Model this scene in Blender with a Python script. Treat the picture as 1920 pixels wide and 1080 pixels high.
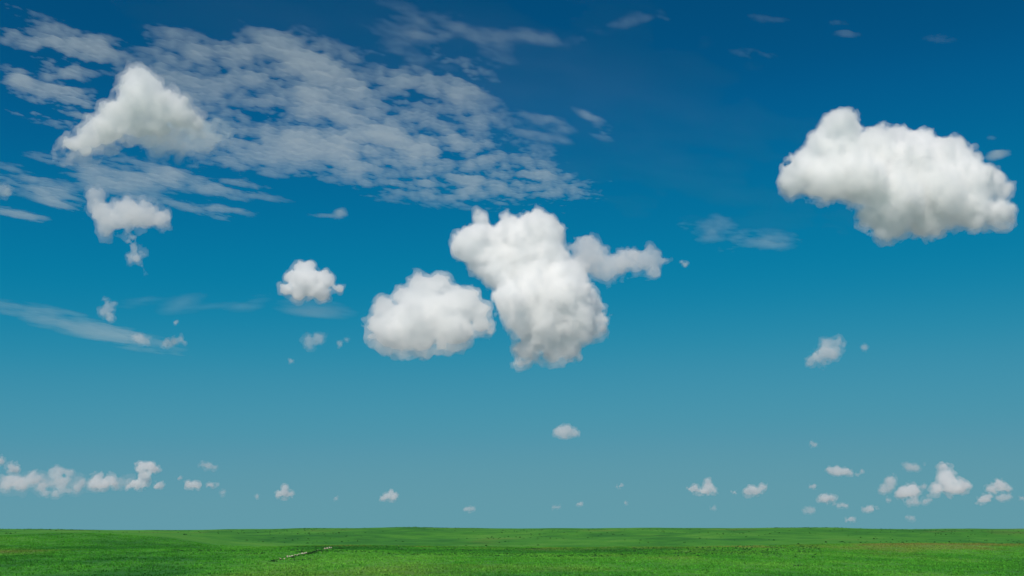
import bpy, math
import numpy as np
from mathutils import Vector

S = bpy.context.scene
for o in list(bpy.data.objects):
    bpy.data.objects.remove(o)
COL = S.collection
R = math.radians

# ---------------------------------------------------------------- camera
EYE = Vector((0.0, 0.0, 24.0))
FPX = 1920 * 35.0 / 36.0            # focal length in pixels of the 1920 px photograph
PITCH = math.atan(452.0 / FPX)
cam_d = bpy.data.cameras.new('camera'); cam = bpy.data.objects.new('camera', cam_d); COL.objects.link(cam)
cam_d.lens = 35.0; cam_d.sensor_width = 36.0
cam_d.clip_start = 0.5; cam_d.clip_end = 200000.0
cam.location = EYE; cam.rotation_euler = (R(90) + PITCH, 0, 0)
S.camera = cam

# ---------------------------------------------------------------- sky and sun
SUN_EL, SUN_AZ = R(45), R(-164)      # azimuth clockwise from +Y (the way the camera looks)
w = bpy.data.worlds.new('World'); S.world = w; w.use_nodes = True
nt = w.node_tree; nt.nodes.clear()
sky = nt.nodes.new('ShaderNodeTexSky'); sky.sky_type = 'NISHITA'; sky.sun_disc = False
sky.sun_elevation = SUN_EL; sky.sun_rotation = SUN_AZ
sky.altitude = 0; sky.air_density = 0.5; sky.dust_density = 0.0; sky.ozone_density = 1.0
# the photograph's print-like colour response (deep blue overhead, pale teal low down), one curve per channel over the whole sky
sep = nt.nodes.new('ShaderNodeSeparateColor'); comb = nt.nodes.new('ShaderNodeCombineColor')
nt.links.new(sky.outputs[0], sep.inputs[0])
CURVES = {'Red':   [(0.0, .001), (.74, .001), (1.0, .0015), (1.3, .005), (1.6, .018), (2.1, .046), (3.0, .076), (3.8, .098), (5.4, .116), (7.5, .122), (12, .13)],
          'Green': [(0.0, .03), (.6, .048), (1.03, .080), (1.25, .112), (1.58, .157), (2.1, .208), (3.34, .276), (5.5, .308), (7.2, .320), (9.0, .326), (12, .33)],
          'Blue':  [(0.0, .06), (1.2, .13), (2.04, .212), (2.44, .276), (3.0, .328), (3.8, .374), (5.5, .408), (7.5, .408), (8.4, .402), (12, .39)]}
for ch, pts in CURVES.items():
    d = nt.nodes.new('ShaderNodeMath'); d.operation = 'DIVIDE'; d.inputs[1].default_value = 13.4
    fc = nt.nodes.new('ShaderNodeFloatCurve'); cu = fc.mapping.curves[0]
    while len(cu.points) > 2:
        cu.points.remove(cu.points[1])
    cu.points[0].location = (0.0, pts[0][1]); cu.points[1].location = (1.0, pts[-1][1])
    for x, y in pts[1:-1]:
        cu.points.new(x / 12.0, y)
    fc.mapping.update()
    m = nt.nodes.new('ShaderNodeMath'); m.operation = 'MULTIPLY'; m.inputs[1].default_value = 10.0
    nt.links.new(sep.outputs[ch], d.inputs[0]); nt.links.new(d.outputs[0], fc.inputs['Value'])
    nt.links.new(fc.outputs[0], m.inputs[0]); nt.links.new(m.outputs[0], comb.inputs[ch])
bg = nt.nodes.new('ShaderNodeBackground'); bg.inputs[1].default_value = 0.1
out = nt.nodes.new('ShaderNodeOutputWorld')
nt.links.new(comb.outputs[0], bg.inputs[0]); nt.links.new(bg.outputs[0], out.inputs[0])

sun_d = bpy.data.lights.new('sun', 'SUN'); sun = bpy.data.objects.new('sun', sun_d); COL.objects.link(sun)
sun_d.energy = 3.5; sun_d.angle = R(0.53); sun_d.color = (1.0, 0.90, 0.79)
sdir = Vector((math.sin(SUN_AZ) * math.cos(SUN_EL), math.cos(SUN_AZ) * math.cos(SUN_EL), math.sin(SUN_EL)))
sun.rotation_euler = sdir.to_track_quat('Z', 'Y').to_euler(); sun.location = (0, 0, 200)

v = S.view_settings
v.view_transform = 'Standard'; v.look = 'None'; v.exposure = 0.0; v.gamma = 1.0; v.use_curve_mapping = False
cy = S.cycles
cy.max_bounces = 60; cy.volume_bounces = 60; cy.diffuse_bounces = 3; cy.transparent_max_bounces = 64

# ---------------------------------------------------------------- helpers
def ray(px, py):
    """direction of a pixel of the 1920 x 1080 photograph, scaled so that y = 1"""
    r, u = (px - 960.0) / FPX, (540.0 - py) / FPX
    c, s_ = math.cos(PITCH), math.sin(PITCH)
    d = (r, c - u * s_, s_ + u * c)
    return Vector((d[0] / d[1], 1.0, d[2] / d[1]))

def at(px, py, dist):
    return EYE + ray(px, py) * dist

def new_mesh(name, verts, faces, mat, parent=None, smooth=True, loc=None):
    me = bpy.data.meshes.new(name)
    faces = np.asarray(faces, dtype=np.int32); verts = np.asarray(verts, dtype=np.float32)
    k = faces.shape[1]
    me.vertices.add(len(verts)); me.vertices.foreach_set('co', verts.ravel())
    me.loops.add(faces.size); me.loops.foreach_set('vertex_index', faces.ravel())
    me.polygons.add(len(faces)); me.polygons.foreach_set('loop_start', np.arange(0, faces.size, k, dtype=np.int32))
    me.polygons.foreach_set('use_smooth', np.full(len(faces), smooth))
    me.update(calc_edges=True); me.validate()
    me.materials.append(mat)
    o = bpy.data.objects.new(name, me); COL.objects.link(o)
    if parent is not None: o.parent = parent
    if loc is not None: o.location = loc
    return o

def tag(o, label=None, cat=None, group=None, kind=None):
    for k, x in (('label', label), ('category', cat), ('group', group), ('kind', kind)):
        if x: o[k] = x
    return o

def lattice_noise(shape, cell, rng):
    """smooth value noise, -1..1, on a grid; cell = lattice spacing in samples per axis"""
    n = [int(math.ceil(s / c)) + 3 for s, c in zip(shape, cell)]
    a = rng.uniform(-1, 1, n).astype(np.float32)
    for ax, (s, c) in enumerate(zip(shape, cell)):
        t = np.arange(s, dtype=np.float32) / c + rng.uniform(0, 1)
        i = t.astype(int); f = t - i; f = f * f * (3 - 2 * f)
        sh = [1] * a.ndim; sh[ax] = s; f = f.reshape(sh).astype(np.float32)
        a = np.take(a, i, axis=ax) * (1 - f) + np.take(a, i + 1, axis=ax) * f
    return a

def surface_nets(F, iso=0.0):
    """quads of the surface F = iso (inside F > iso); vertices in voxel units"""
    F = F - iso
    ins = F > 0
    nx, ny, nz = F.shape
    c8 = np.zeros((nx - 1, ny - 1, nz - 1), np.uint8)
    for i in (0, 1):
        for j in (0, 1):
            for k in (0, 1):
                c8 += ins[i:nx - 1 + i, j:ny - 1 + j, k:nz - 1 + k]
    act = (c8 > 0) & (c8 < 8)
    idx = np.full(act.shape, -1, np.int32)
    ii, jj, kk = np.nonzero(act)
    idx[ii, jj, kk] = np.arange(len(ii))
    acc = np.zeros((len(ii), 3), np.float32); cnt = np.zeros(len(ii), np.float32)
    cs = [(i, j, k) for i in (0, 1) for j in (0, 1) for k in (0, 1)]
    for a in cs:
        for ax in range(3):
            if a[ax]: continue
            b = list(a); b[ax] = 1
            fa = F[ii + a[0], jj + a[1], kk + a[2]]; fb = F[ii + b[0], jj + b[1], kk + b[2]]
            m = (fa > 0) != (fb > 0)
            t = np.where(m, fa / np.where(m, fa - fb, 1), 0)
            p = np.zeros((len(ii), 3), np.float32)
            for q in range(3):
                p[:, q] = a[q] if q != ax else t
            acc += p * m[:, None]; cnt += m
    V = acc / np.maximum(cnt, 1)[:, None] + np.stack([ii, jj, kk], 1)
    Q = []
    for ax in range(3):
        sl0 = [slice(None)] * 3; sl1 = [slice(None)] * 3
        sl0[ax] = slice(0, -1); sl1[ax] = slice(1, None)
        d = ins[tuple(sl0)].astype(np.int8) - ins[tuple(sl1)].astype(np.int8)
        u, w_ = [q for q in range(3) if q != ax]
        e = np.array(np.nonzero(d)).T
        e = e[(e[:, u] > 0) & (e[:, w_] > 0) & (e[:, u] < F.shape[u] - 1) & (e[:, w_] < F.shape[w_] - 1)]
        sg = d[e[:, 0], e[:, 1], e[:, 2]]
        def g(du, dw):
            q = e.copy(); q[:, u] -= du; q[:, w_] -= dw
            return idx[q[:, 0], q[:, 1], q[:, 2]]
        quad = np.stack([g(0, 0), g(1, 0), g(1, 1), g(0, 1)], 1)
        flip = (sg > 0) if ax != 1 else (sg < 0)
        quad[~flip] = quad[~flip][:, ::-1]
        Q.append(quad)
    Q = np.concatenate(Q)
    return V, Q

# ---------------------------------------------------------------- cloud air
VEIL = 0.004
cloud_mats = {}
def cloud_material(ext, g=0.0, tint=(1, 1, 1, 1)):
    """white droplets of an even density; ext = extinction per metre"""
    key = float('%.3g' % ext)
    if (key, g, tint) in cloud_mats: return cloud_mats[key, g, tint]
    m = bpy.data.materials.new('cloud_droplets'); m.use_nodes = True
    t = m.node_tree; t.nodes.clear()
    vs = t.nodes.new('ShaderNodeVolumeScatter')
    vs.inputs['Color'].default_value = tint; vs.inputs['Density'].default_value = key; vs.inputs['Anisotropy'].default_value = g
    tr = t.nodes.new('ShaderNodeBsdfTransparent'); df = t.nodes.new('ShaderNodeBsdfDiffuse'); df.inputs[0].default_value = (.9, .9, .9, 1)
    mx = t.nodes.new('ShaderNodeMixShader'); mx.inputs[0].default_value = VEIL
    o = t.nodes.new('ShaderNodeOutputMaterial')
    t.links.new(tr.outputs[0], mx.inputs[1]); t.links.new(df.outputs[0], mx.inputs[2])
    t.links.new(mx.outputs[0], o.inputs['Surface']); t.links.new(vs.outputs[0], o.inputs['Volume'])
    cloud_mats[key, g, tint] = m
    return m

def cloud_field(blobs, vox, seed, rough, lumps, depth, soft_low, margin, blend=.15):
    """blobs: (px, py, radius px[, depth offset px]); everything in photograph pixels at the cloud's own distance.
    Returns the field, its turbulence and the grid origin: x right, y away, z up, in those pixels."""
    rng = np.random.default_rng(seed)
    sph, main = [], []
    for b in blobs:
        x, z, r = b[0], -b[1], b[2]
        y = b[3] if len(b) > 3 else rng.uniform(-.3, .3) * r
        main.append((x, y, z, r, depth))
        for k in range(lumps):
            d = rng.normal(size=3); d /= np.linalg.norm(d)
            if d[2] < -.35: d[2] *= -.6
            rr = r * rng.uniform(.16, .38); k_ = rng.uniform(.78, .92)
            q = (x + d[0] * r * k_, y + d[1] * r * k_ * depth, z + d[2] * r * k_)
            sph.append((*q, rr, 1.0))
            if rr > 2.6 * vox:
                for k2 in range(int(lumps * .75)):
                    e = rng.normal(size=3); e /= np.linalg.norm(e)
                    if e @ d < -.2: e = -e
                    r2 = rr * rng.uniform(.26, .46)
                    sph.append((q[0] + e[0] * rr * .88, q[1] + e[1] * rr * .88, q[2] + e[2] * rr * .88, r2, 1.0))
    A = np.array(sph + main, np.float32)
    ext = A[:, 3:4] * np.stack([np.ones(len(A)), A[:, 4], np.ones(len(A))], 1)
    pad = 4 * vox + rough * 1.5 + margin
    lo = (A[:, :3] - ext).min(0) - pad; hi = (A[:, :3] + ext).max(0) + pad
    n = np.ceil((hi - lo) / vox).astype(int) + 1
    m = 3 * max(rough, vox) + margin
    F = np.full(n, -m, np.float32)
    ax = [lo[i] + np.arange(n[i], dtype=np.float32) * vox for i in range(3)]
    soft = blend * float(np.median([q[3] for q in main]))
    E = np.zeros(n, np.float32); n_main = len(main)
    for x, y, z, r, dp in main + sph:
        i0 = np.maximum(((np.array([x - r, y - r * dp, z - r]) - m - lo) / vox).astype(int), 0)
        i1 = np.minimum(((np.array([x + r, y + r * dp, z + r]) + m - lo) / vox).astype(int) + 2, n)
        sx, sy, sz = (slice(i0[q], i1[q]) for q in range(3))
        dd = np.sqrt((ax[0][sx, None, None] - x) ** 2 + ((ax[1][None, sy, None] - y) / dp) ** 2 + (ax[2][None, None, sz] - z) ** 2)
        if len(E) and n_main > 0:
            E[sx, sy, sz] += np.exp(np.clip((r - dd) / soft, -20, 30)); n_main -= 1
            if n_main == 0:
                F = np.maximum(F, soft * (np.log(E + 1e-9) - .55)); del E; E = ()
        else:
            np.maximum(F[sx, sy, sz], r - dd, out=F[sx, sy, sz])
    # turbulence: octaves of smooth noise, the finest near the grid spacing
    L, a = max(rough * 3.6, 5 * vox), rough
    zz = (ax[2] - lo[2]) / (hi[2] - lo[2])
    gain = (1 + soft_low * np.clip(1 - zz * 1.8, 0, 1))[None, None, :].astype(np.float32)
    N = np.zeros_like(F)
    while L > 1.6 * vox:
        N += a * lattice_noise(n, (L / vox,) * 3, rng)
        L *= .5; a *= .7
    N *= gain * np.clip(1 + F / m, 0, 1)
    # how much a place looks down: undersides fray and thin out
    k = max(2, int(round(7.0 / vox)) if rough > 2.5 else 3)
    U = np.zeros_like(F); U[:, :, :-k] = np.clip((F[:, :, k:] - F[:, :, :-k]) / (k * vox), 0, 1)
    U *= (.35 + .65 * np.clip(1.25 - 1.5 * zz, 0, 1))[None, None, :].astype(np.float32)
    return F, N, U, lo

def close_edges(F):
    F[0] = F[-1] = -9; F[:, 0] = F[:, -1] = -9; F[:, :, 0] = F[:, :, -1] = -9
    return F

seed_count = [100]
def cloud(label, blobs, mfp, dist=None, name='cumulus_cloud', group=None, vox=None, rough=None, lumps=12, depth=1.0, soft_low=0.6, fringe=None, shrink=(0., 0.), base_alt=1150.0, seed=None, g=0.0, flat=False, tint=(1, 1, 1, 1)):
    """One cloud. mfp: mean free path of light inside, in photograph pixels at the cloud's distance; fringe: (reach above px, reach below px, mean free path px) of the thin air round it; shrink: how far the dense core keeps inside, everywhere and underneath."""
    seed_count[0] += 1
    B = np.array([b[:3] for b in blobs], float)
    size = max(np.ptp(B[:, 0]) + 2 * B[:, 2].mean(), np.ptp(B[:, 1]) + 2 * B[:, 2].mean())
    if vox is None: vox = min(2.0, max(1.0, size / 55.0))
    if rough is None: rough = max(.8, .11 * float(np.median(B[:, 2])))
    low = (B[:, 1] + B[:, 2]).max(); cx = (B[:, 0].min() + B[:, 0].max()) / 2; cz = (B[:, 1].min() + B[:, 1].max()) / 2
    if dist is None:
        dist = min(base_alt / max(ray(cx, low).z, 1e-3), 70000.0)
    margin = max(fringe[:2]) * 1.3 if fringe else 0
    F, N, U, lo = cloud_field(blobs, vox, seed or seed_count[0], rough, lumps, depth, soft_low, margin)
    if flat:                                          # the even base of a far fair-weather cloud
        z = lo[2] + np.arange(F.shape[2]) * vox
        F = np.minimum(F, (z + low - .35 * float(np.median(B[:, 2])))[None, None, :] * .8).astype(np.float32)
    m_per_px = (at(cx, cz, dist) - EYE).length * math.cos(math.atan(math.hypot(cx - 960, 540 - cz) / FPX)) / FPX
    cosel = math.cos(math.atan(ray(cx, cz).z))
    def to_metres(V, k=1):
        V = V * (vox * k) + lo
        return np.stack([V[:, 0] - cx, V[:, 1], (V[:, 2] + low) / cosel], 1) * m_per_px
    V, Q = surface_nets(close_edges(F + N - shrink[0] - shrink[1] * U))
    o = new_mesh(name, to_metres(V), Q, cloud_material(1.0 / (mfp * m_per_px), g, tint))
    o.location = at(cx, low, dist)
    tag(o, label, 'cloud', group)
    if fringe:
        for part, f_, n_, a_ in (('inner_fringe', .25, 1.3, .8), ('outer_fringe', .7, 2.5, 1.7))[0 if size > 300 else 1:]:
            k = 2 if size > 90 else 1
            G = F + N * n_ - shrink[0] * (1 - f_) * .5 + fringe[0] * f_ + (fringe[1] * (1.6 * f_ - .6) - fringe[0] * f_) * U
            V, Q = surface_nets(close_edges(G[::k, ::k, ::k].copy()))
            if len(Q): new_mesh(part, to_metres(V, k), Q, cloud_material(1.0 / (fringe[2] * a_ * m_per_px), 0.0, tint), parent=o)
    return o

def sheet(name, label, ellipses, alt, thick, tau, step=(16., 26.), cell=600., stretch=1.6, turn=37., contrast=1.0, bias=0.0, seed=1, kind=None, group=None, persist=.6):
    """A flat layer of high cloud: an even horizontal sheet at a real height whose thickness follows drifting noise.
    ellipses: (px, py, rx, ry, tilt degrees, weight) where it is thick, as seen on the photograph."""
    rng = np.random.default_rng(seed)
    E = np.array(ellipses, float)
    corners = []
    for e in ellipses:
        rr = max(e[2], e[3]) * 1.5
        for sx in (-1, 0, 1):
            for sy in (-1, 0, 1):
                t = R(e[4]); ux, uy = sx * e[2] * 1.9, sy * e[3] * 1.9
                px, py = e[0] + ux * math.cos(t) - uy * math.sin(t), min(e[1] + ux * math.sin(t) + uy * math.cos(t), 930)
                d = ray(px, py); corners.append(((alt - EYE.z) / d.z * d.x, (alt - EYE.z) / d.z))
    C = np.array(corners); x0, y0 = C.min(0); x1, y1 = C.max(0)
    nx, ny = int((x1 - x0) / step[0]) + 2, int((y1 - y0) / step[1]) + 2
    X, Y = np.meshgrid(x0 + np.arange(nx) * step[0], y0 + np.arange(ny) * step[1], indexing='ij')
    # drifting noise, sampled on a turned and stretched lattice
    t = R(turn); U = (X * math.cos(t) + Y * math.sin(t)) / stretch; W = -X * math.sin(t) + Y * math.cos(t)
    def vnoise(c):
        u, w_ = U / c, W / c
        u = u - u.min(); w_ = w_ - w_.min()
        n = (int(u.max()) + 3, int(w_.max()) + 3)
        a = rng.uniform(-1, 1, n); i, j = u.astype(int), w_.astype(int)
        fu, fw = u - i, w_ - j; fu = fu * fu * (3 - 2 * fu); fw = fw * fw * (3 - 2 * fw)
        return (a[i, j] * (1 - fu) + a[i + 1, j] * fu) * (1 - fw) + (a[i, j + 1] * (1 - fu) + a[i + 1, j + 1] * fu) * fw
    n = .75 * vnoise(cell * 2.6); c, a = cell, 1.0
    while c > 1.6 * step[0]:
        n += a * vnoise(c); c *= .52; a *= persist
    n /= 1.2
    # where each point shows on the photograph
    dx, dz = X / Y, (alt - EYE.z) / Y
    cp, sp = math.cos(PITCH), math.sin(PITCH)
    den = cp + dz * sp
    PX = 960 + FPX * dx / den; PY = 540 - FPX * (dz * cp - sp) / den
    m = np.zeros_like(X)
    for ex, ey, rx, ry, tilt, wt in ellipses:
        t = R(tilt); qx, qy = PX - ex, PY - ey
        d2 = ((qx * math.cos(t) + qy * math.sin(t)) / rx) ** 2 + ((-qx * math.sin(t) + qy * math.cos(t)) / ry) ** 2
        m = 1 - (1 - m) * (1 - wt * np.exp(-1.1 * d2))
    m = np.clip(m * 1.06 - .06, 0, 1)
    T = thick * np.clip(m * (.75 + bias) + contrast * n * np.sqrt(m) - .10, 0, 1.2) ** 1.1
    T = np.where(T < .012 * thick, 0, T)
    for e_ in (0, -1): T[e_] = 0; T[:, e_] = 0
    on = T > 0
    cellon = on[:-1, :-1] | on[1:, :-1] | on[:-1, 1:] | on[1:, 1:]
    used = np.zeros_like(on)
    for a_ in (0, 1):
        for b_ in (0, 1):
            used[a_:nx - 1 + a_, b_:ny - 1 + b_] |= cellon
    top = np.full(X.shape, -1, np.int64); top[used] = np.arange(used.sum())
    bot = top.copy(); bot[on] = used.sum() + np.arange(on.sum())
    cxm, cym = (x0 + x1) / 2, (y0 + y1) / 2
    Vt = np.stack([X[used] - cxm, Y[used] - cym, T[used] * .6], 1)
    Vb = np.stack([X[on] - cxm, Y[on] - cym, -T[on] * .4], 1)
    ci, cj = np.nonzero(cellon)
    def q(g, rev):
        k = [g[ci, cj], g[ci + 1, cj], g[ci + 1, cj + 1], g[ci, cj + 1]]
        return np.stack(k[::-1] if rev else k, 1)
    o = new_mesh(name, np.concatenate([Vt, Vb]), np.concatenate([q(top, False), q(bot, True)]), cloud_material(tau * alt / math.hypot(alt, math.hypot(cxm, cym)) / thick, 0.0, (.88, 1, .94, 1)))
    o.location = (cxm, cym, alt)
    return tag(o, label, 'cloud' if kind is None else None, group, kind)

# ---------------------------------------------------------------- the land
def lerp_profile(y, pts):
    P = np.array(pts, float)
    x = np.asarray(y, float)
    # monotone-ish smooth interpolation (Catmull-Rom on the given knots)
    i = np.clip(np.searchsorted(P[:, 0], x) - 1, 0, len(P) - 2)
    t = np.clip((x - P[i, 0]) / (P[i + 1, 0] - P[i, 0]), 0, 1)
    d = np.gradient(P[:, 1], P[:, 0]); h = P[i + 1, 0] - P[i, 0]
    return (2 * t**3 - 3 * t**2 + 1) * P[i, 1] + (t**3 - 2 * t**2 + t) * h * d[i] + (-2 * t**3 + 3 * t**2) * P[i + 1, 1] + (t**3 - t**2) * h * d[i + 1]

RIGHT = [(-400, 24), (-150, 23), (0, 22.2), (60, 19.5), (120, 15.8), (200, 11.6), (300, 9.3), (450, 9.0), (600, 10.4), (700, 12.0), (780, 12.6), (860, 10.5), (980, 6.0), (1150, 6.5), (1500, 10.6), (2000, 17.5), (2400, 21.8), (2700, 23.4), (3200, 21.5), (5000, 8), (9000, -20), (130000, -300)]
LEFT = [(-400, 24), (-150, 23), (0, 22.2), (60, 19.5), (120, 15.8), (200, 11.4), (300, 9.0), (450, 9.6), (600, 11.0), (760, 12.2), (900, 14.6), (1100, 16.2), (1300, 16.6), (1500, 16.2), (1750, 17.0), (2000, 18.5), (2400, 20.8), (2700, 21.6), (3200, 20), (5000, 7), (9000, -20), (130000, -300)]
_rng = np.random.default_rng(77)
_W = [(2 * math.pi / l * math.cos(a), 2 * math.pi / l * math.sin(a), p, l) for l, a, p in
      ((900, .5, 1.), (620, 2.2, 4.), (430, 1.1, 2.), (300, 2.7, 5.5), (210, .2, .7), (150, 1.6, 3.1), (95, 2.4, 1.9), (60, .9, 4.4))]

def smooth(a, b, x):
    t = np.clip((x - a) / (b - a), 0, 1); return t * t * (3 - 2 * t)

def bump(x, y, cx, cy, rx, ry, turn=0.0):
    c, s_ = math.cos(turn), math.sin(turn); u, v_ = (x - cx), (y - cy)
    return np.exp(-(((u * c + v_ * s_) / rx) ** 2 + ((-u * s_ + v_ * c) / ry) ** 2))

def height(x, y):
    x = np.asarray(x, float); y = np.asarray(y, float)
    side = x / np.maximum(y, 50.0)                     # -0.51 .. 0.51 across the picture
    k = smooth(-.34, -.20, side)
    z = lerp_profile(y, LEFT) * (1 - k) + lerp_profile(y, RIGHT) * k
    amp = np.clip((np.abs(y) - 150) / 500, 0, 1)
    for kx, ky, p, l in _W:
        z += amp * .0018 * l * np.sin(kx * x + ky * y + p)
    far = smooth(900, 1400, y) * (1 - smooth(2500, 3200, y))
    # folds of the far slope
    z += far * (3.2 * bump(x, y, 140, 1750, 60, 420, .25) - 3.4 * bump(x, y, 245, 1700, 45, 420, .12) + 2.6 * bump(x, y, 420, 1800, 120, 420, .1)
                - 2.8 * bump(x, y, -120, 1650, 90, 300, -.5) + 2.4 * bump(x, y, -320, 1800, 130, 400, .2) - 2.0 * bump(x, y, 760, 1700, 160, 300, .6))
    # spur coming down on the left
    z += 4.2 * bump(x, y, -345, 880, 105, 120, -.5) - 3.6 * bump(x, y, -252, 880, 40, 170, .35)
    # broad lift of the skyline in the middle
    z += smooth(2000, 2700, y) * (3.2 * np.exp(-((side - .06) / .33) ** 2) - .8)
    return z

def ground_at(px, py):
    """where the line of sight through a pixel first meets the land"""
    d = ray(px, py)
    y = np.geomspace(180, 1500, 900)
    zz = EYE.z + d.z * y - height(d.x * y, y)
    i = int(np.argmax(zz < 0)) if (zz < 0).any() else len(y) - 1
    return Vector((d.x * y[i], y[i], float(height(d.x * y[i], y[i]))))

_tabs = {}
def fbm2(x, y, cell, seed, octaves=4, persist=.55):
    if seed not in _tabs: _tabs[seed] = np.random.default_rng(seed).uniform(-1, 1, (256, 256))
    tab = _tabs[seed]; r = 0; a = 1.0
    for o_ in range(octaves):
        u, w_ = x / cell + 1000.3 + 17 * o_, y / cell + 1000.7 + 31 * o_
        i, j = np.floor(u).astype(int), np.floor(w_).astype(int); fu, fw = u - i, w_ - j
        fu = fu * fu * (3 - 2 * fu); fw = fw * fw * (3 - 2 * fw)
        g = lambda p, q: tab[p % 256, q % 256]
        r = r + a * ((g(i, j) * (1 - fu) + g(i + 1, j) * fu) * (1 - fw) + (g(i, j + 1) * (1 - fu) + g(i + 1, j + 1) * fu) * fw)
        a *= persist; cell *= .5
    return r

DARK, MID, LIGHT, DRY, FAR_BOUNCE = (np.array(c) for c in ((.034, .175, .024), (.070, .280, .028), (.120, .335, .042), (.22, .20, .055), (.32, .33, .31)))
def sward_colour(x, y):
    """what grows where: dark forbs, green grass, lighter young grass, dry seed heads on the brow; spur and hollow shading mixed in"""
    x = np.asarray(x, float); y = np.asarray(y, float)
    side = x / np.maximum(y, 50.0)
    n1 = fbm2(x, y * .55, 170, 5); n2 = fbm2(x, y * .6, 38, 6, 4); n3 = fbm2(x, y, 9, 7, 3)
    l = np.clip(.47 + .27 * n1 + .30 * n2 + .16 * n3, 0, 1)
    l = np.clip(l + .28 * bump(x, y, -345, 860, 130, 150, -.5) + .15 * bump(x, y, -330, 560, 120, 150) - .34 * bump(x, y, -300, 1500, 150, 420) - .2 * bump(x, y, 200, 1500, 40, 300), 0, 1)  # lit spur and shaded hollow put into the sward tone
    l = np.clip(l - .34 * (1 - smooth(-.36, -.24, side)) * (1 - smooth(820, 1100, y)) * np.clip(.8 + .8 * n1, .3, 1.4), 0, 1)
    l = np.clip(l - .22 * smooth(560, 640, y) * (1 - smooth(690, 740, y)) * smooth(-.36, -.24, side) * (1 - smooth(.10, .22, side)), 0, 1)
    c = np.where((l < .5)[..., None], DARK + (MID - DARK) * (l * 2)[..., None], MID + (LIGHT - MID) * (l * 2 - 1)[..., None])
    d = np.exp(-((y - 742) / 34) ** 2) * smooth(-.30, -.10, side) * np.clip(.55 + .7 * fbm2(x, y, 60, 8) + .35 * n3, 0, 1)
    d = np.maximum(d, .5 * np.clip(fbm2(x, y * .5, 120, 9, 5) - .55, 0, 1))
    d = np.maximum(d, .55 * smooth(.12, .25, side) * smooth(520, 640, y) * (1 - smooth(760, 820, y)) * np.clip(.2 + .9 * fbm2(x, y * .4, 45, 10, 4), 0, 1))
    c = c + (DRY - c) * np.clip(d, 0, .8)[..., None]
    f = smooth(3000, 4500, np.hypot(x, y))[..., None]        # beyond the skyline: unseen ground made pale grey to bounce neutral light onto clouds
    return c + (FAR_BOUNCE - c) * f

def colour_material(name, attr, fine, rough=.9, translucent=0.0):
    m = bpy.data.materials.new(name); m.use_nodes = True; t = m.node_tree; t.nodes.clear()
    at_ = t.nodes.new('ShaderNodeAttribute'); at_.attribute_name = attr
    tc = t.nodes.new('ShaderNodeNewGeometry')
    no = t.nodes.new('ShaderNodeTexNoise'); no.inputs['Scale'].default_value = fine; no.inputs['Detail'].default_value = 6; no.inputs['Roughness'].default_value = .7
    mr = t.nodes.new('ShaderNodeMapRange'); mr.inputs[1].default_value = .3; mr.inputs[2].default_value = .7; mr.inputs[3].default_value = .55; mr.inputs[4].default_value = 1.4
    vm = t.nodes.new('ShaderNodeVectorMath'); vm.operation = 'SCALE'
    p = t.nodes.new('ShaderNodeBsdfPrincipled'); p.inputs['Roughness'].default_value = rough; p.inputs['Specular IOR Level'].default_value = .15
    o = t.nodes.new('ShaderNodeOutputMaterial')
    t.links.new(tc.outputs['Position'], no.inputs['Vector']); t.links.new(no.outputs[0], mr.inputs[0])
    t.links.new(at_.outputs['Color'], vm.inputs[0]); t.links.new(mr.outputs[0], vm.inputs['Scale']); t.links.new(vm.outputs[0], p.inputs['Base Color'])
    if translucent:
        tl = t.nodes.new('ShaderNodeBsdfTranslucent'); mx = t.nodes.new('ShaderNodeMixShader'); mx.inputs[0].default_value = translucent
        t.links.new(vm.outputs[0], tl.inputs[0]); t.links.new(p.outputs[0], mx.inputs[1]); t.links.new(tl.outputs[0], mx.inputs[2]); t.links.new(mx.outputs[0], o.inputs[0])
    else:
        t.links.new(p.outputs[0], o.inputs[0])
    return m

def set_colour(o, attr, col):
    a = o.data.attributes.new(attr, 'FLOAT_COLOR', 'POINT')
    a.data.foreach_set('color', np.concatenate([col, np.ones((len(col), 1))], 1).astype(np.float32).ravel())

M_land = colour_material('prairie_sward', 'sward', .9)
M_blade = colour_material('grass_blades', 'sward', 2.0, translucent=.35)
M_bush = colour_material('bush_leaves', 'sward', 2.5, translucent=.15)

ys = np.concatenate([np.linspace(-380, 140, 40), np.geomspace(150, 3300, 360), np.geomspace(3400, 120000, 40)])
ts = np.concatenate([np.linspace(-2.4, -.66, 24)[:-1], np.linspace(-.66, .66, 340), np.linspace(.66, 2.4, 24)[1:]])
TT, YY = np.meshgrid(ts, ys, indexing='ij')
XX = TT * (YY + 480)
ZZ = height(XX, YY)
nT, nY = XX.shape
gi = np.arange(nT * nY).reshape(nT, nY)
faces = np.stack([gi[:-1, :-1], gi[1:, :-1], gi[1:, 1:], gi[:-1, 1:]], -1).reshape(-1, 4)
land = new_mesh('grassland', np.stack([XX, YY, ZZ], -1).reshape(-1, 3), faces, M_land)
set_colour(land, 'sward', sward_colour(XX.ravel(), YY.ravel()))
tag(land, kind='structure')

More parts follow.
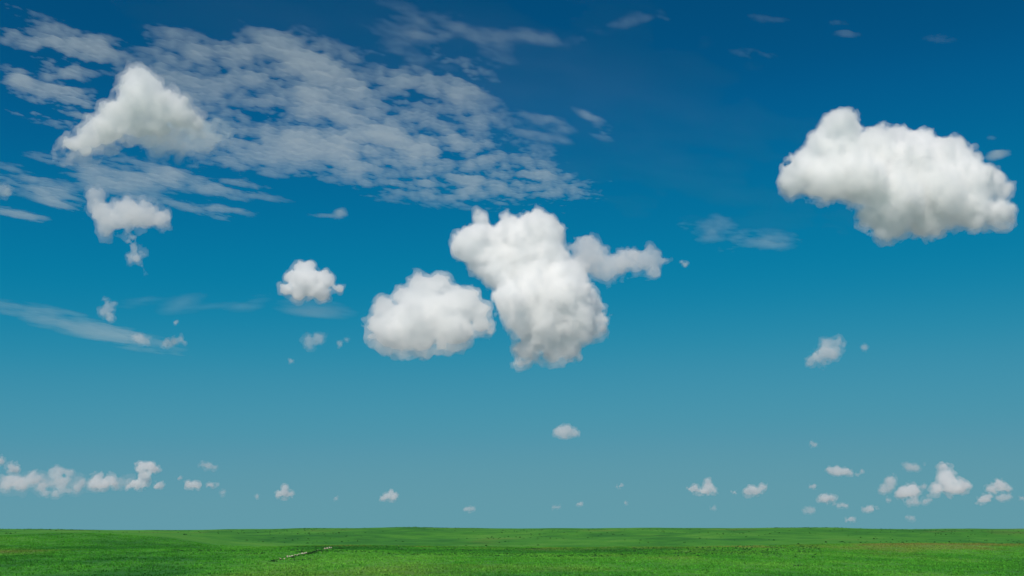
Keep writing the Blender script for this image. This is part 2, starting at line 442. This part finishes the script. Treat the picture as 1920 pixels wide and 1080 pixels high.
# ---- grass tufts: too many to count
rng = np.random.default_rng(11)
N = 205000
ty = np.sqrt(rng.uniform(235.0 ** 2, 860.0 ** 2, N)); tx = rng.uniform(-.56, .56, N) * ty
clump = fbm2(tx, ty, 7, 21, 3)
keep = clump > rng.uniform(-1.1, .7, N); tx, ty, clump = tx[keep], ty[keep], clump[keep]; N = len(tx)
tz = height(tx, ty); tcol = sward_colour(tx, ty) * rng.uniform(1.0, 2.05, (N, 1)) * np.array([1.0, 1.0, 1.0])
hgt = rng.uniform(.22, .6, N) * (1 + .5 * clump); wid = rng.uniform(.16, .38, N)
Vs, nb = [], 3
for b in range(nb):
    az = rng.uniform(0, 2 * math.pi, N); lean = rng.uniform(0, .5, N); la = rng.uniform(0, 2 * math.pi, N)
    ox, oy = rng.normal(0, .25, (2, N))
    bx, by = np.cos(az) * wid, np.sin(az) * wid
    Vs += [np.stack([tx + ox - bx, ty + oy - by, tz - .08], 1), np.stack([tx + ox + bx, ty + oy + by, tz - .08], 1),
           np.stack([tx + ox + np.cos(la) * lean * hgt, ty + oy + np.sin(la) * lean * hgt, tz + hgt], 1)]
V = np.stack(Vs, 1).reshape(-1, 3)
F_ = np.arange(N * nb * 3).reshape(-1, 3)
tufts = new_mesh('grass_tufts', V, F_, M_blade, smooth=False)
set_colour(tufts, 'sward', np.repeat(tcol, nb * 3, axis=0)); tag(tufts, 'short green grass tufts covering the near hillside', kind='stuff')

# ---- low bushes and forbs: dark specks, a mass
def lump_mesh(seed):
    import bmesh
    bm = bmesh.new(); bmesh.ops.create_icosphere(bm, subdivisions=1, radius=1.0)
    r_ = np.random.default_rng(seed)
    for v_ in bm.verts:
        v_.co *= r_.uniform(.7, 1.2); v_.co.z = max(v_.co.z, -.25)
    vv = np.array([v_.co[:] for v_ in bm.verts]); ff = np.array([[v_.index for v_ in f.verts] for f in bm.faces]); bm.free()
    return vv, ff

def bushes(name, label, pts, sizes, cols, seed):
    r_ = np.random.default_rng(seed); protos = [lump_mesh(seed + i) for i in range(5)]
    VV, FF, CC, off = [], [], [], 0
    for i, ((x, y, z), s_, c) in enumerate(zip(pts, sizes, cols)):
        vv, ff = protos[i % 5]; a = r_.uniform(0, 6.28); ca, sa = math.cos(a), math.sin(a)
        q = np.stack([vv[:, 0] * ca - vv[:, 1] * sa, vv[:, 0] * sa + vv[:, 1] * ca, vv[:, 2] * r_.uniform(.45, .8)], 1) * s_
        VV.append(q + (x, y, z)); FF.append(ff + off); CC.append(np.repeat(c[None], len(vv), 0)); off += len(vv)
    o = new_mesh(name, np.concatenate(VV), np.concatenate(FF), M_bush, smooth=False)
    set_colour(o, 'sward', np.concatenate(CC)); return tag(o, label, kind='stuff')

P, SZ, CL = [], [], []
def put(x, y, s_, c): P.append((x, y, float(height(x, y)))); SZ.append(s_); CL.append(np.array(c) * rng.uniform(.6, 1.3))
n_ = 0
while n_ < 3600:                                     # the rough belt under the brow
    y = rng.uniform(520, 745); sd = rng.uniform(-.33, .3); x = sd * y
    if float(fbm2(np.array(x), np.array(y), 40, 33, 3)) < rng.uniform(-.5, .9) * (1 if sd < .08 else 1.6): continue
    put(x, y, rng.uniform(.3, .95), (.028, .125, .022)); n_ += 1
for k in range(700):                                 # scattered over the near slope
    y = math.sqrt(rng.uniform(240**2, 800**2)); put(rng.uniform(-.55, .55) * y, y, rng.uniform(.15, .45), (.02, .085, .018))
n_ = 0
while n_ < 500:                                      # dark band on the right behind the brow
    y = rng.uniform(785, 840); sd = rng.uniform(.2, .56)
    if rng.uniform() > (sd - .12) / .4: continue
    put(sd * y, y, rng.uniform(.4, 1.0), (.018, .07, .016)); n_ += 1
n_ = 0
while n_ < 2200:                                     # far slopes, and clumps along the skyline
    y = rng.choice([rng.uniform(1150, 2600), rng.uniform(2500, 2720)]); x = rng.uniform(-.6, .6) * y
    if float(fbm2(np.array(x), np.array(y * .4), 90, 35, 3)) < rng.uniform(-.3, 1.2): continue
    put(x, y, rng.uniform(.6, 1.9), (.02, .09, .02)); n_ += 1
for k in range(260):                                 # near-black bushes stand in for shade under the stones and on the bank
    t_ = rng.uniform(0, 1); g = ground_at(505 + 140 * t_ + rng.normal(0, 2), 1052 - 26 * t_ + rng.normal(1.2, .9)); put(g.x, g.y, rng.uniform(.25, .7), (.012, .05, .012))
for k in range(120):
    t_ = rng.uniform(0, 1); g = ground_at(574 + 40 * t_, 1038 - 8 * t_ + rng.normal(0, .8)); put(g.x, g.y, rng.uniform(.4, .8), (.010, .04, .012))
for cx_, cy_, n_, w_ in ((565, 1049, 60, 14), (1500, 1061, 40, 9), (1890, 1061, 110, 22), (1895, 1051, 50, 14), (1720, 1039, 70, 14), (1110, 1050, 60, 24), (660, 1044, 40, 10)):
    for k in range(n_):
        g = ground_at(cx_ + rng.normal(0, w_), cy_ + rng.normal(0, .9)); put(g.x, g.y, rng.uniform(.2, .5), (.016, .065, .02))
bushes('low_bushes', 'dark green low bushes and forbs dotted over the grassland', P, SZ, CL, 40)

# ---- broken line of pale limestone on the slope
def rock_material():
    m = bpy.data.materials.new('limestone'); m.use_nodes = True; t = m.node_tree
    p = t.nodes['Principled BSDF']; p.inputs['Roughness'].default_value = .95
    no = t.nodes.new('ShaderNodeTexNoise'); no.inputs['Scale'].default_value = 1.2; no.inputs['Detail'].default_value = 5
    cr = t.nodes.new('ShaderNodeValToRGB'); cr.color_ramp.elements[0].position = .38; cr.color_ramp.elements[1].position = .62
    cr.color_ramp.elements[0].color = (.30, .20, .13, 1); cr.color_ramp.elements[1].color = (.72, .67, .56, 1)
    oi = t.nodes.new('ShaderNodeObjectInfo'); t.links.new(oi.outputs['Location'], no.inputs['Vector'])
    tc = t.nodes.new('ShaderNodeTexCoord'); ad = t.nodes.new('ShaderNodeVectorMath'); ad.operation = 'ADD'
    t.links.new(tc.outputs['Object'], ad.inputs[0]); t.links.new(oi.outputs['Location'], ad.inputs[1]); t.links.new(ad.outputs[0], no.inputs['Vector'])
    t.links.new(no.outputs[0], cr.inputs[0]); t.links.new(cr.outputs[0], p.inputs['Base Color'])
    return m
M_rock = rock_material()
import bmesh
def rock_mesh(seed):
    bm = bmesh.new(); bmesh.ops.create_icosphere(bm, subdivisions=2, radius=1.0)
    r_ = np.random.default_rng(seed); dirs = r_.normal(size=(9, 3)); dirs /= np.linalg.norm(dirs, axis=1)[:, None]; cut = r_.uniform(.62, .95, 9)
    for v_ in bm.verts:
        for d_, c_ in zip(dirs, cut):
            e_ = v_.co.dot(Vector(d_)) - c_
            if e_ > 0: v_.co -= Vector(d_) * e_
        v_.co *= r_.uniform(.96, 1.04)
    me = bpy.data.meshes.new('limestone_rock'); bm.to_mesh(me); bm.free(); me.materials.append(M_rock)
    return me
rock_protos = [rock_mesh(60 + i) for i in range(5)]
ROCKS = [(526, 1048.5, 3.2, 2.6), (533, 1048, 3, 2.4), (539, 1044.5, 3, 3.4), (544, 1043.3, 3.6, 2), (548, 1042.5, 3.2, 2.2), (553, 1041, 3.6, 2.2), (557, 1040.5, 2.8, 2), (561, 1040, 3.4, 2.4), (564, 1039, 3, 2.2), (567, 1038.5, 3.4, 2.8),
         (571, 1037.5, 4.2, 2.4), (574, 1037, 3, 2.8), (609, 1029.5, 3.2, 3), (613, 1029, 4, 3), (618, 1027.5, 3, 2.4), (621, 1027, 2.6, 2), (596, 1031, 2.2, 1.2), (525, 1046.5, 2, 1.6), (602, 1035.5, 1.8, 1.4)]
for i, (px, py, wpx, hpx) in enumerate(ROCKS):
    g = ground_at(px, py + 1.0); mpp = g.y / FPX
    o = bpy.data.objects.new('limestone_rock', rock_protos[i % 5]); COL.objects.link(o)
    o.location = (g.x, g.y, g.z + hpx * mpp * .42); o.scale = (wpx * mpp * .62, wpx * mpp * .6, hpx * mpp * .74); o.rotation_euler = (rng.uniform(-.2, .2), rng.uniform(-.2, .2), rng.uniform(0, 6.28))
    tag(o, 'pale limestone rock in the broken line of stones on the green slope', 'rock', 'stones in the broken line on the slope')

# ---------------------------------------------------------------- the large cumulus
C_RIGHT = [(1588,246,35,-10),(1606,252,26,-5),(1566,256,20),(1556,280,32),(1592,276,34),(1527,308,31),(1505,335,32),(1492,352,24),(1600,300,48),(1640,262,15,10),(1660,300,52,10),(1692,232,17,50),(1720,250,30,45),(1760,262,32,40),(1800,272,30,40),(1828,268,20,35),(1838,290,26,35),(1790,310,50,20),(1720,320,58),(1620,345,50,-20),(1560,345,42,-10),(1680,380,56,-15),(1760,370,58,-10),(1830,350,45),(1868,345,28),(1888,360,18),(1868,400,28),(1885,412,18),(1820,400,38),(1740,408,40),(1670,420,34),(1630,412,20)]
cloud('largest single cumulus, broad and lumpy, high at the right edge of the sky', C_RIGHT, 9.5, g=.4, dist=5200, soft_low=.6, rough=4., shrink=(4.5, 13.), fringe=(4., 13., 26), seed=3)
C_TOP = [(1009,432,42),(985,440,36),(1030,440,30),(950,432,26),(901,413,15),(905,440,30),(882,465,36),(920,480,46),(985,480,50),(1030,480,32),(940,510,38),(960,530,30)]
C_LOW = [(1000,520,38),(1050,530,40),(1080,525,26),(1080,507,20),(1097,503,12),(1010,560,52),(1060,570,52),(1098,585,30),(1085,610,40),(1020,610,46),(1050,638,34),(1000,640,30),(988,662,20),(975,680,11),(1075,655,20),(1118,600,20),(1126,618,13),(1040,500,34),(1062,650,24),(1030,660,22),(962,575,36,-35),(975,610,28,-30),(950,562,24,-30)]
cloud('tall white double-headed cumulus in the middle of the sky', C_TOP + C_LOW, 9, g=.4, dist=7400, soft_low=.9, rough=4.4, shrink=(4., 11.), fringe=(4., 11., 24), seed=4)
C_LL = [(795,545,31),(825,535,24),(780,530,18),(755,560,24),(722,585,25),(714,570,17),(698,612,14),(712,610,27),(735,625,40),(780,600,52),(830,590,52),(870,570,30),(885,585,30),(900,610,22),(850,620,40),(790,640,30),(830,650,18),(760,640,28),(915,625,10)]
cloud('rounded white cumulus just left of and below the tall central one', C_LL, 9, g=.4, dist=7300, soft_low=.6, rough=3.6, shrink=(4., 10.), fringe=(4., 10., 24), seed=5)
C_WING = [(1098,468,31),(1112,490,31),(1134,500,28),(1156,494,23),(1188,486,27),(1214,487,22),(1234,490,15),(1228,510,15),(1170,498,23)]
cloud('thin ragged cloud trailing off the right shoulder of the tall central cumulus', C_WING, 34, dist=7900, rough=7.5, shrink=(2., 4.), fringe=(1., 5., 60), seed=6)
C_SMALL = [(563,505,17),(575,500,14),(548,520,19),(605,515,13),(610,530,19),(575,530,32),(540,545,16),(635,542,12),(600,548,21),(560,550,19)]
cloud('small compact white cumulus standing alone left of the central clouds', C_SMALL, 10, dist=8200, rough=3.5, shrink=(2., 5.), fringe=(3., 6., 28), seed=7)
C_UL = [(246,156,29),(256,158,28),(240,170,30),(264,174,32),(285,188,27),(255,200,42),(300,208,37),(332,222,32),(285,238,30),(250,236,28),(232,248,22),(362,236,20),(215,222,36),(185,242,33),(160,262,26),(135,278,20),(122,288,13),(200,252,33),(160,284,18),(348,226,20)]
cloud('white slanting cumulus at the upper left in front of the rippled high cloud', C_UL, 15, dist=4600, rough=5, soft_low=1.0, shrink=(5., 12.), fringe=(4., 11., 34), seed=8)
C_ULV = [(300,250,34),(330,258,38),(372,256,32),(290,264,32),(405,254,24),(340,284,24),(385,272,22),(430,258,14)]
cloud('faint grey veil under the right flank of the upper left cumulus', C_ULV, 95, dist=4900, rough=10, shrink=(2., 2.), fringe=(4., 8., 110), tint=(.86, 1, .95, 1), name='cloud_veil', seed=9)
C_L2 = [(165,380,20),(160,368,13),(185,400,26),(225,405,30),(265,405,26),(295,415,20),(310,420,10),(240,425,20),(200,425,22),(215,418,26),(255,415,26),(243,446,15),(243,462,15),(246,482,14),(262,476,10),(265,503,8)]
cloud('ragged cumulus with a dangling tail below the upper left one', C_L2, 30, dist=6000, rough=8, shrink=(3., 4.), fringe=(0., 5., 60), seed=10)

# ---------------------------------------------------------------- smaller and far cumulus
SMALL = [
 ('small white fragment cut by the left edge of the picture beside rippled high cloud', [(2,358,11),(16,362,9)], 30),
 ('short upright puff rising from the long pale streak at the left', [(197,570,7),(192,562,4),(195,585,10),(205,580,7),(208,570,5),(203,597,9)], 26),
 ('small white puff at the lower right end of the long pale streak', [(262,636,9),(250,632,6),(275,640,7)], 22),
 ('curved white puff just right of the long pale streak end', [(325,640,8),(312,646,8),(337,636,6),(345,640,4)], 18),
 ('tiny speck of cloud above the curved puff at the left', [(330,605,4)], 12),
 ('faint grey scrap below the small lone compact cumulus', [(578,640,11),(595,635,10),(583,650,7),(605,632,5)], 40),
 ('smaller faint scrap right of the grey one under the compact cumulus', [(637,645,6),(650,637,4)], 30),
 ('tiny faint smudge low between the left puffs and the rounded central cumulus', [(545,677,5)], 22),
 ('tiny white scrap alone right of the thin ragged central wing', [(1285,495,5),(1279,492,4)], 14),
 ('small ragged white cloud alone at the right below the largest cumulus', [(1555,645,11),(1575,642,9),(1548,662,15),(1530,668,10),(1565,665,12),(1520,678,8),(1545,680,8),(1585,648,6)], 26),
 ('faint tiny scrap right of the small ragged cloud', [(1622,652,6)], 26),
 ('small flat white cloud alone low in the middle of the sky', [(1048,808,8),(1062,808,10),(1078,812,8),(1060,818,7),(1045,815,4)], 14),
 ('sliver of cloud cut by the left edge above the horizon bank', [(0,865,7),(2,858,4)], 13),
 ('round puff above the left end of the horizon cloud bank', [(22,879,10),(20,876,8)], 11),
 ('wide broken cloud at the far left end of the horizon bank', [(15,900,9),(30,902,10),(42,908,9),(58,890,7),(62,886,5),(55,900,10),(70,898,8),(10,910,10),(35,915,7),(5,897,6)], 13),
 ('faint ragged cloud second from the left in the horizon bank', [(75,912,9),(140,915,8),(112,915,9),(150,905,7),(106,900,9),(118,904,8),(98,882,8),(90,885,6),(110,885,7),(128,890,7),(100,905,6),(92,908,5),(85,925,7),(105,927,7),(125,922,6),(95,892,7)], 18),
 ('small bright heaped cloud third from the left in the horizon bank', [(178,897,9),(190,893,7),(205,902,10),(180,910,10),(195,908,9),(170,907,6),(215,908,7)], 11),
 ('small towering cloud, tallest of the left horizon bank', [(258,870,7),(262,880,9),(277,876,10),(285,882,8),(275,892,8),(262,900,8),(250,907,9),(270,908,8),(240,912,5),(260,914,7)], 9),
 ('small flat puff tucked at the right foot of the left towering cloud', [(298,911,7),(292,913,5),(304,909,5)], 10),
 ('long low white cloud at the right end of the left horizon bank', [(352,908,7),(362,910,8),(375,910,6),(395,910,6),(405,909,3)], 10),
 ('pale flat oval cloud above the right end of the left horizon bank', [(380,872,6),(392,874,7),(402,876,5)], 22),
 ('tiny speck between the left towering cloud and the long low one', [(337,896,4)], 12),
 ('faint smudge just right of and below the long low white cloud', [(418,924,6)], 24),
 ('small capped cloud low on the left, alone past the horizon bank', [(533,915,6),(533,927,8),(522,928,6),(545,926,6)], 10),
 ('tiny speck left of the small capped horizon cloud', [(482,931,4)], 16),
 ('tiny faint speck between the capped cloud and the small wedge cloud', [(629,934,4)], 18),
 ('small wedge-shaped white cloud low left of the middle', [(733,924,5),(725,932,7),(738,932,7),(716,935,4)], 9),
 ('faint small flat cloud near the horizon right of the wedge cloud', [(880,955,5),(873,955,4),(887,955,4)], 14),
 ('tiny white fleck low right of the middle, uppermost of four', [(1165,911,4),(1157,913,3)], 10),
 ('tiny flat fleck close above the horizon right of the middle', [(1090,945,4),(1083,946,3)], 12),
 ('tiny fleck under the uppermost fleck right of the middle', [(1173,944,4)], 14),
 ('faint thin smudge lowest of the flecks near the middle', [(1040,951,5),(1048,951,4)], 24),
 ('small two-humped white cloud at the left of the right horizon group', [(1330,903,6),(1331,912,8),(1303,917,8),(1292,918,5),(1325,921,8),(1340,921,5),(1312,922,6)], 9),
 ('tiny white speck between the two-humped cloud and the small dome', [(1377,924,5)], 12),
 ('small domed white cloud with a wisp at its right shoulder', [(1412,918,8),(1402,923,7),(1420,922,7),(1430,914,5),(1436,912,3)], 10),
 ('flat white cloud with a hooked tail, right of the domed one', [(1562,882,7),(1573,884,9),(1588,884,8),(1595,887,5),(1555,880,5),(1607,890,3),(1617,884,3)], 11),
 ('tiny faint puff high above the right horizon group', [(1527,834,6),(1522,831,4)], 24),
 ('tiny white puff under the flat hooked cloud', [(1527,913,5),(1520,912,3)], 11),
 ('small rounded cloud low under the flat hooked cloud', [(1550,935,9),(1540,937,6),(1560,936,7)], 9),
 ('tiny flat cloud just right of the small rounded low one', [(1580,948,5),(1573,949,4),(1587,948,4)], 12),
 ('small flat lens-shaped cloud low between the rounded one and the clustered ones', [(1632,955,7),(1622,956,5),(1643,955,4)], 10),
 ('tiny pinkish dome almost touching the horizon at the right', [(1595,974,6),(1588,976,4),(1602,974,4)], 14),
 ('faint pale patch low at the left foot of the rounded cloud', [(1518,958,7),(1510,958,5),(1526,957,5)], 26),
 ('thin slanting cloud at the left of the right cluster', [(1672,902,9),(1668,912,8),(1655,920,6),(1645,921,4),(1675,895,5),(1662,915,7)], 16),
 ('bright lumpy cloud in the middle of the right cluster', [(1700,922,11),(1712,916,9),(1688,928,8),(1712,911,5),(1722,920,7),(1705,930,8)], 9),
 ('long flat strip of cloud beneath the bright lumpy one', [(1717,941,7),(1705,942,6),(1735,940,6),(1745,937,4)], 15),
 ('tiny puff at the lower left of the bright lumpy cloud', [(1664,937,5)], 13),
 ('faint small puff between the bright lumpy cloud and the right tower', [(1733,914,6)], 18),
 ('pale flat cloud floating above the right cluster', [(1705,876,7),(1718,877,7),(1695,873,4),(1735,872,3)], 20),
 ('towering white cloud with a chimney top at the right', [(1777,878,9),(1776,890,10),(1785,900,11),(1775,905,11),(1795,908,11),(1765,915,11),(1785,918,11),(1805,916,10),(1815,912,6),(1755,920,7),(1748,922,5)], 9),
 ('stepped white cloud nearest the right edge, upper of two layers', [(1876,907,8),(1880,915,9),(1865,918,8),(1890,918,7),(1853,918,6),(1872,912,7)], 10),
 ('bright low puff under the left of the stepped cloud', [(1846,936,8),(1838,939,6),(1855,934,7)], 9),
 ('faint low puff under the right of the stepped cloud', [(1883,933,8),(1893,931,5),(1872,934,5)], 17),
 ('faint pink smudge just above the horizon below the right cluster', [(1710,972,6),(1700,970,4)], 22),
 ('sliver of cloud at the right edge above the horizon', [(1918,935,5)], 18),
 ('tiny faint smudge below the two-humped cloud', [(1338,953,5)], 24),
]
for label, blobs, mfp in SMALL:
    rm = float(np.median([b[2] for b in blobs]))
    low_cloud = min(b[1] for b in blobs) > 780
    fill = [((p[0] + q[0]) / 2, (p[1] + q[1]) / 2 + .1 * rm, .42 * (p[2] + q[2])) for i, p in enumerate(blobs) for q in blobs[i + 1:]
            if math.hypot(p[0] - q[0], p[1] - q[1]) < 1.35 * (p[2] + q[2])]
    blobs = blobs + fill[:24]
    cloud(label, [(b[0], b[1], b[2] * 1.12) for b in blobs], mfp * 1.3, soft_low=.3, lumps=6, rough=.34 * rm, shrink=(.2 * rm, .2 * rm), fringe=(.3 * rm, .45 * rm, mfp * 1.9), flat=low_cloud, group='small clouds low over the horizon' if low_cloud else 'small cloud scraps in mid sky')

cloud('pale hazy bank behind the row of small clouds at the left horizon', [(10,905,16),(40,908,16),(75,906,18),(110,906,18),(145,908,16),(180,906,16),(215,908,15),(240,908,14)], 120, name='cloud_bank', rough=6, shrink=(2., 2.), fringe=(3., 4., 120), dist=36000)

# ---------------------------------------------------------------- high thin cloud
MAIN = [(330,185,90,60,15,.5),(420,285,110,40,15,.5),(310,75,110,30,10,.35),(560,130,110,55,15,.9),(470,110,150,45,8,.6),(640,190,170,60,18,1.0),(380,130,110,45,10,.55),(800,170,120,60,20,.75),(760,260,210,60,16,1.0),(930,320,170,42,12,.7),(600,270,190,55,12,.6),(860,140,50,45,40,.55),(470,230,140,55,15,.6),(780,330,150,40,8,.5),(1010,330,80,25,12,.5)]
sheet('altocumulus_sheet', 'broad rippled sheet of thin high cloud spreading across the upper left', MAIN, 5000, 110, .95, step=(13., 22.), cell=270, stretch=1.35, turn=40., contrast=.6, bias=.02, persist=.74, seed=2)
LEFTP = [(70,70,110,22,14,.75),(120,100,90,20,14,.8),(110,128,60,22,10,.95),(25,145,40,22,12,.7),(120,180,70,20,12,1.0),(70,205,60,20,14,.75),(110,215,70,16,14,.8),(40,30,90,16,14,.35),(190,80,70,18,14,.5)]
sheet('altocumulus_patch', 'rippled white patches of high cloud left of the upper left cumulus', LEFTP, 5000, 110, 1.25, step=(13., 22.), cell=340, stretch=1.4, turn=44., contrast=.74, bias=.0, persist=.7, seed=3)
LOWL = [(60,345,90,20,16,.8),(150,320,100,22,18,.6),(250,320,90,22,18,.75),(310,335,40,18,10,.9),(200,345,110,18,18,.6),(400,345,120,20,10,.6),(430,350,50,22,5,.5),(380,395,60,9,12,.6),(30,400,60,8,12,.6),(430,395,60,8,8,.4),(100,375,60,14,24,.6)]
sheet('altocumulus_patch', 'broken rippled high cloud between the two upper left cumulus', LOWL, 5000, 110, 1.0, step=(14., 23.), cell=330, stretch=1.8, turn=44., contrast=.6, bias=.0, persist=.7, seed=4)
CIRRUS = [
 ('long pale streak of cloud slanting down at the left edge', [(110,602,150,15,14,.75),(215,628,110,15,14,.9),(20,580,70,9,14,.6),(165,607,70,10,20,.5)], 4200, 110, .5, dict(step=(22., 50.), cell=420, stretch=1.8, turn=60, contrast=.62, bias=.05)),
 ('faint broken mist band between the left streak and the small compact cumulus', [(340,568,40,14,-15,.55),(470,570,45,13,-18,.6),(260,565,50,11,-10,.35),(400,575,50,9,-10,.3)], 4200, 70, .22, dict(step=(22., 50.), cell=600, stretch=1.8, turn=-20, contrast=.55)),
 ('faint mist hanging just under the small compact cumulus', [(590,580,60,15,6,.75)], 3200, 57, .4, dict(step=(18., 40.), cell=500, contrast=.5)),
 ('faint wisps stretching left of the largest cumulus', [(1270,435,60,20,-8,.5),(1345,425,40,20,-30,.6),(1430,457,75,15,-6,.75),(1390,440,60,20,5,.45)], 4600, 60, .42, dict(step=(16., 34.), cell=420, contrast=.6)),
 ('short pale wisp beside the right shoulder of the largest cumulus', [(1868,291,26,8,-12,.85)], 4600, 60, .9, dict(step=(10., 20.), cell=260, contrast=.45, bias=.1)),
 ('tiny pale wisp just above the right shoulder of the largest cumulus', [(1858,259,12,6,0,.7)], 4600, 60, .4, dict(step=(10., 20.), cell=220, contrast=.4, bias=.1)),
 ('faint curved wisp along the top edge, right of the middle', [(1240,32,46,13,8,.8),(1165,45,75,10,-15,.6),(1100,72,60,11,-18,.5)], 6500, 70, .17, dict(step=(12., 20.), cell=230, stretch=2.2, contrast=.8)),
 ('thin pale dash high at the right, nearest above the largest cumulus', [(1430,104,60,7,4,.8),(1370,95,40,7,0,.5)], 6500, 70, .2, dict(step=(12., 20.), cell=230, stretch=2.2, contrast=.8)),
 ('small pale wisp at the top right, upper of a close pair', [(1560,44,26,6,0,.75)], 6500, 70, .18, dict(step=(14., 23.), cell=230, stretch=2.2, contrast=.8)),
 ('small pale wisp at the top right, lower of a close pair', [(1592,63,26,6,0,.85)], 6500, 70, .2, dict(step=(14., 23.), cell=230, stretch=2.2, contrast=.8)),
 ('faint pale dash at the top, between the curved wisp and the pair of wisps', [(1440,36,42,8,6,.6)], 6500, 70, .16, dict(step=(12., 20.), cell=230, stretch=2.2, contrast=.8)),
 ('very faint fleck in the top right corner', [(1765,72,26,8,0,.6)], 6500, 70, .14, dict(step=(12., 20.), cell=230, stretch=2.2, contrast=.8)),
 ('faint scattered scraps of high cloud at the top middle', [(770,65,90,50,20,.5),(920,70,40,26,10,.5),(1010,70,45,13,8,.65),(840,50,60,25,10,.4),(930,120,40,22,10,.45)], 5600, 60, .36, dict(step=(14., 23.), cell=300, stretch=1.7, contrast=.8)),
 ('scattered thin flecks right of the rippled sheet', [(1035,228,36,13,20,.8),(985,215,50,12,14,.5),(1110,220,32,8,24,.75),(1130,250,25,12,20,.45),(1010,255,60,10,14,.4)], 5000, 66, .55, dict(step=(12., 20.), cell=240, stretch=1.9, contrast=.7)),
 ('thin pale dash just above the tall central cumulus at its right', [(1095,362,36,5,6,.85)], 5000, 66, .6, dict(step=(12., 20.), cell=240, stretch=1.9, contrast=.45)),
 ('tiny wisp above the small compact cumulus, left of the central clouds', [(638,400,11,10,0,.8),(612,405,36,4,4,.45)], 4600, 60, .8, dict(step=(10., 20.), cell=220, contrast=.6)),
]
for i, (label, ell, alt, thick, tau, kw) in enumerate(CIRRUS):
    sheet('cirrus_streak', label, ell, alt, thick, tau, seed=30 + i, **kw)
sheet('cirrus_veil', 'barely visible milky veil across the top of the sky', [(960,110,380,150,12,.8),(560,40,380,60,5,.5),(1330,300,330,110,10,.4)], 8000, 66, .03, step=(60., 105.), cell=1300, stretch=2.0, contrast=.6, persist=.66, seed=18, kind='stuff')
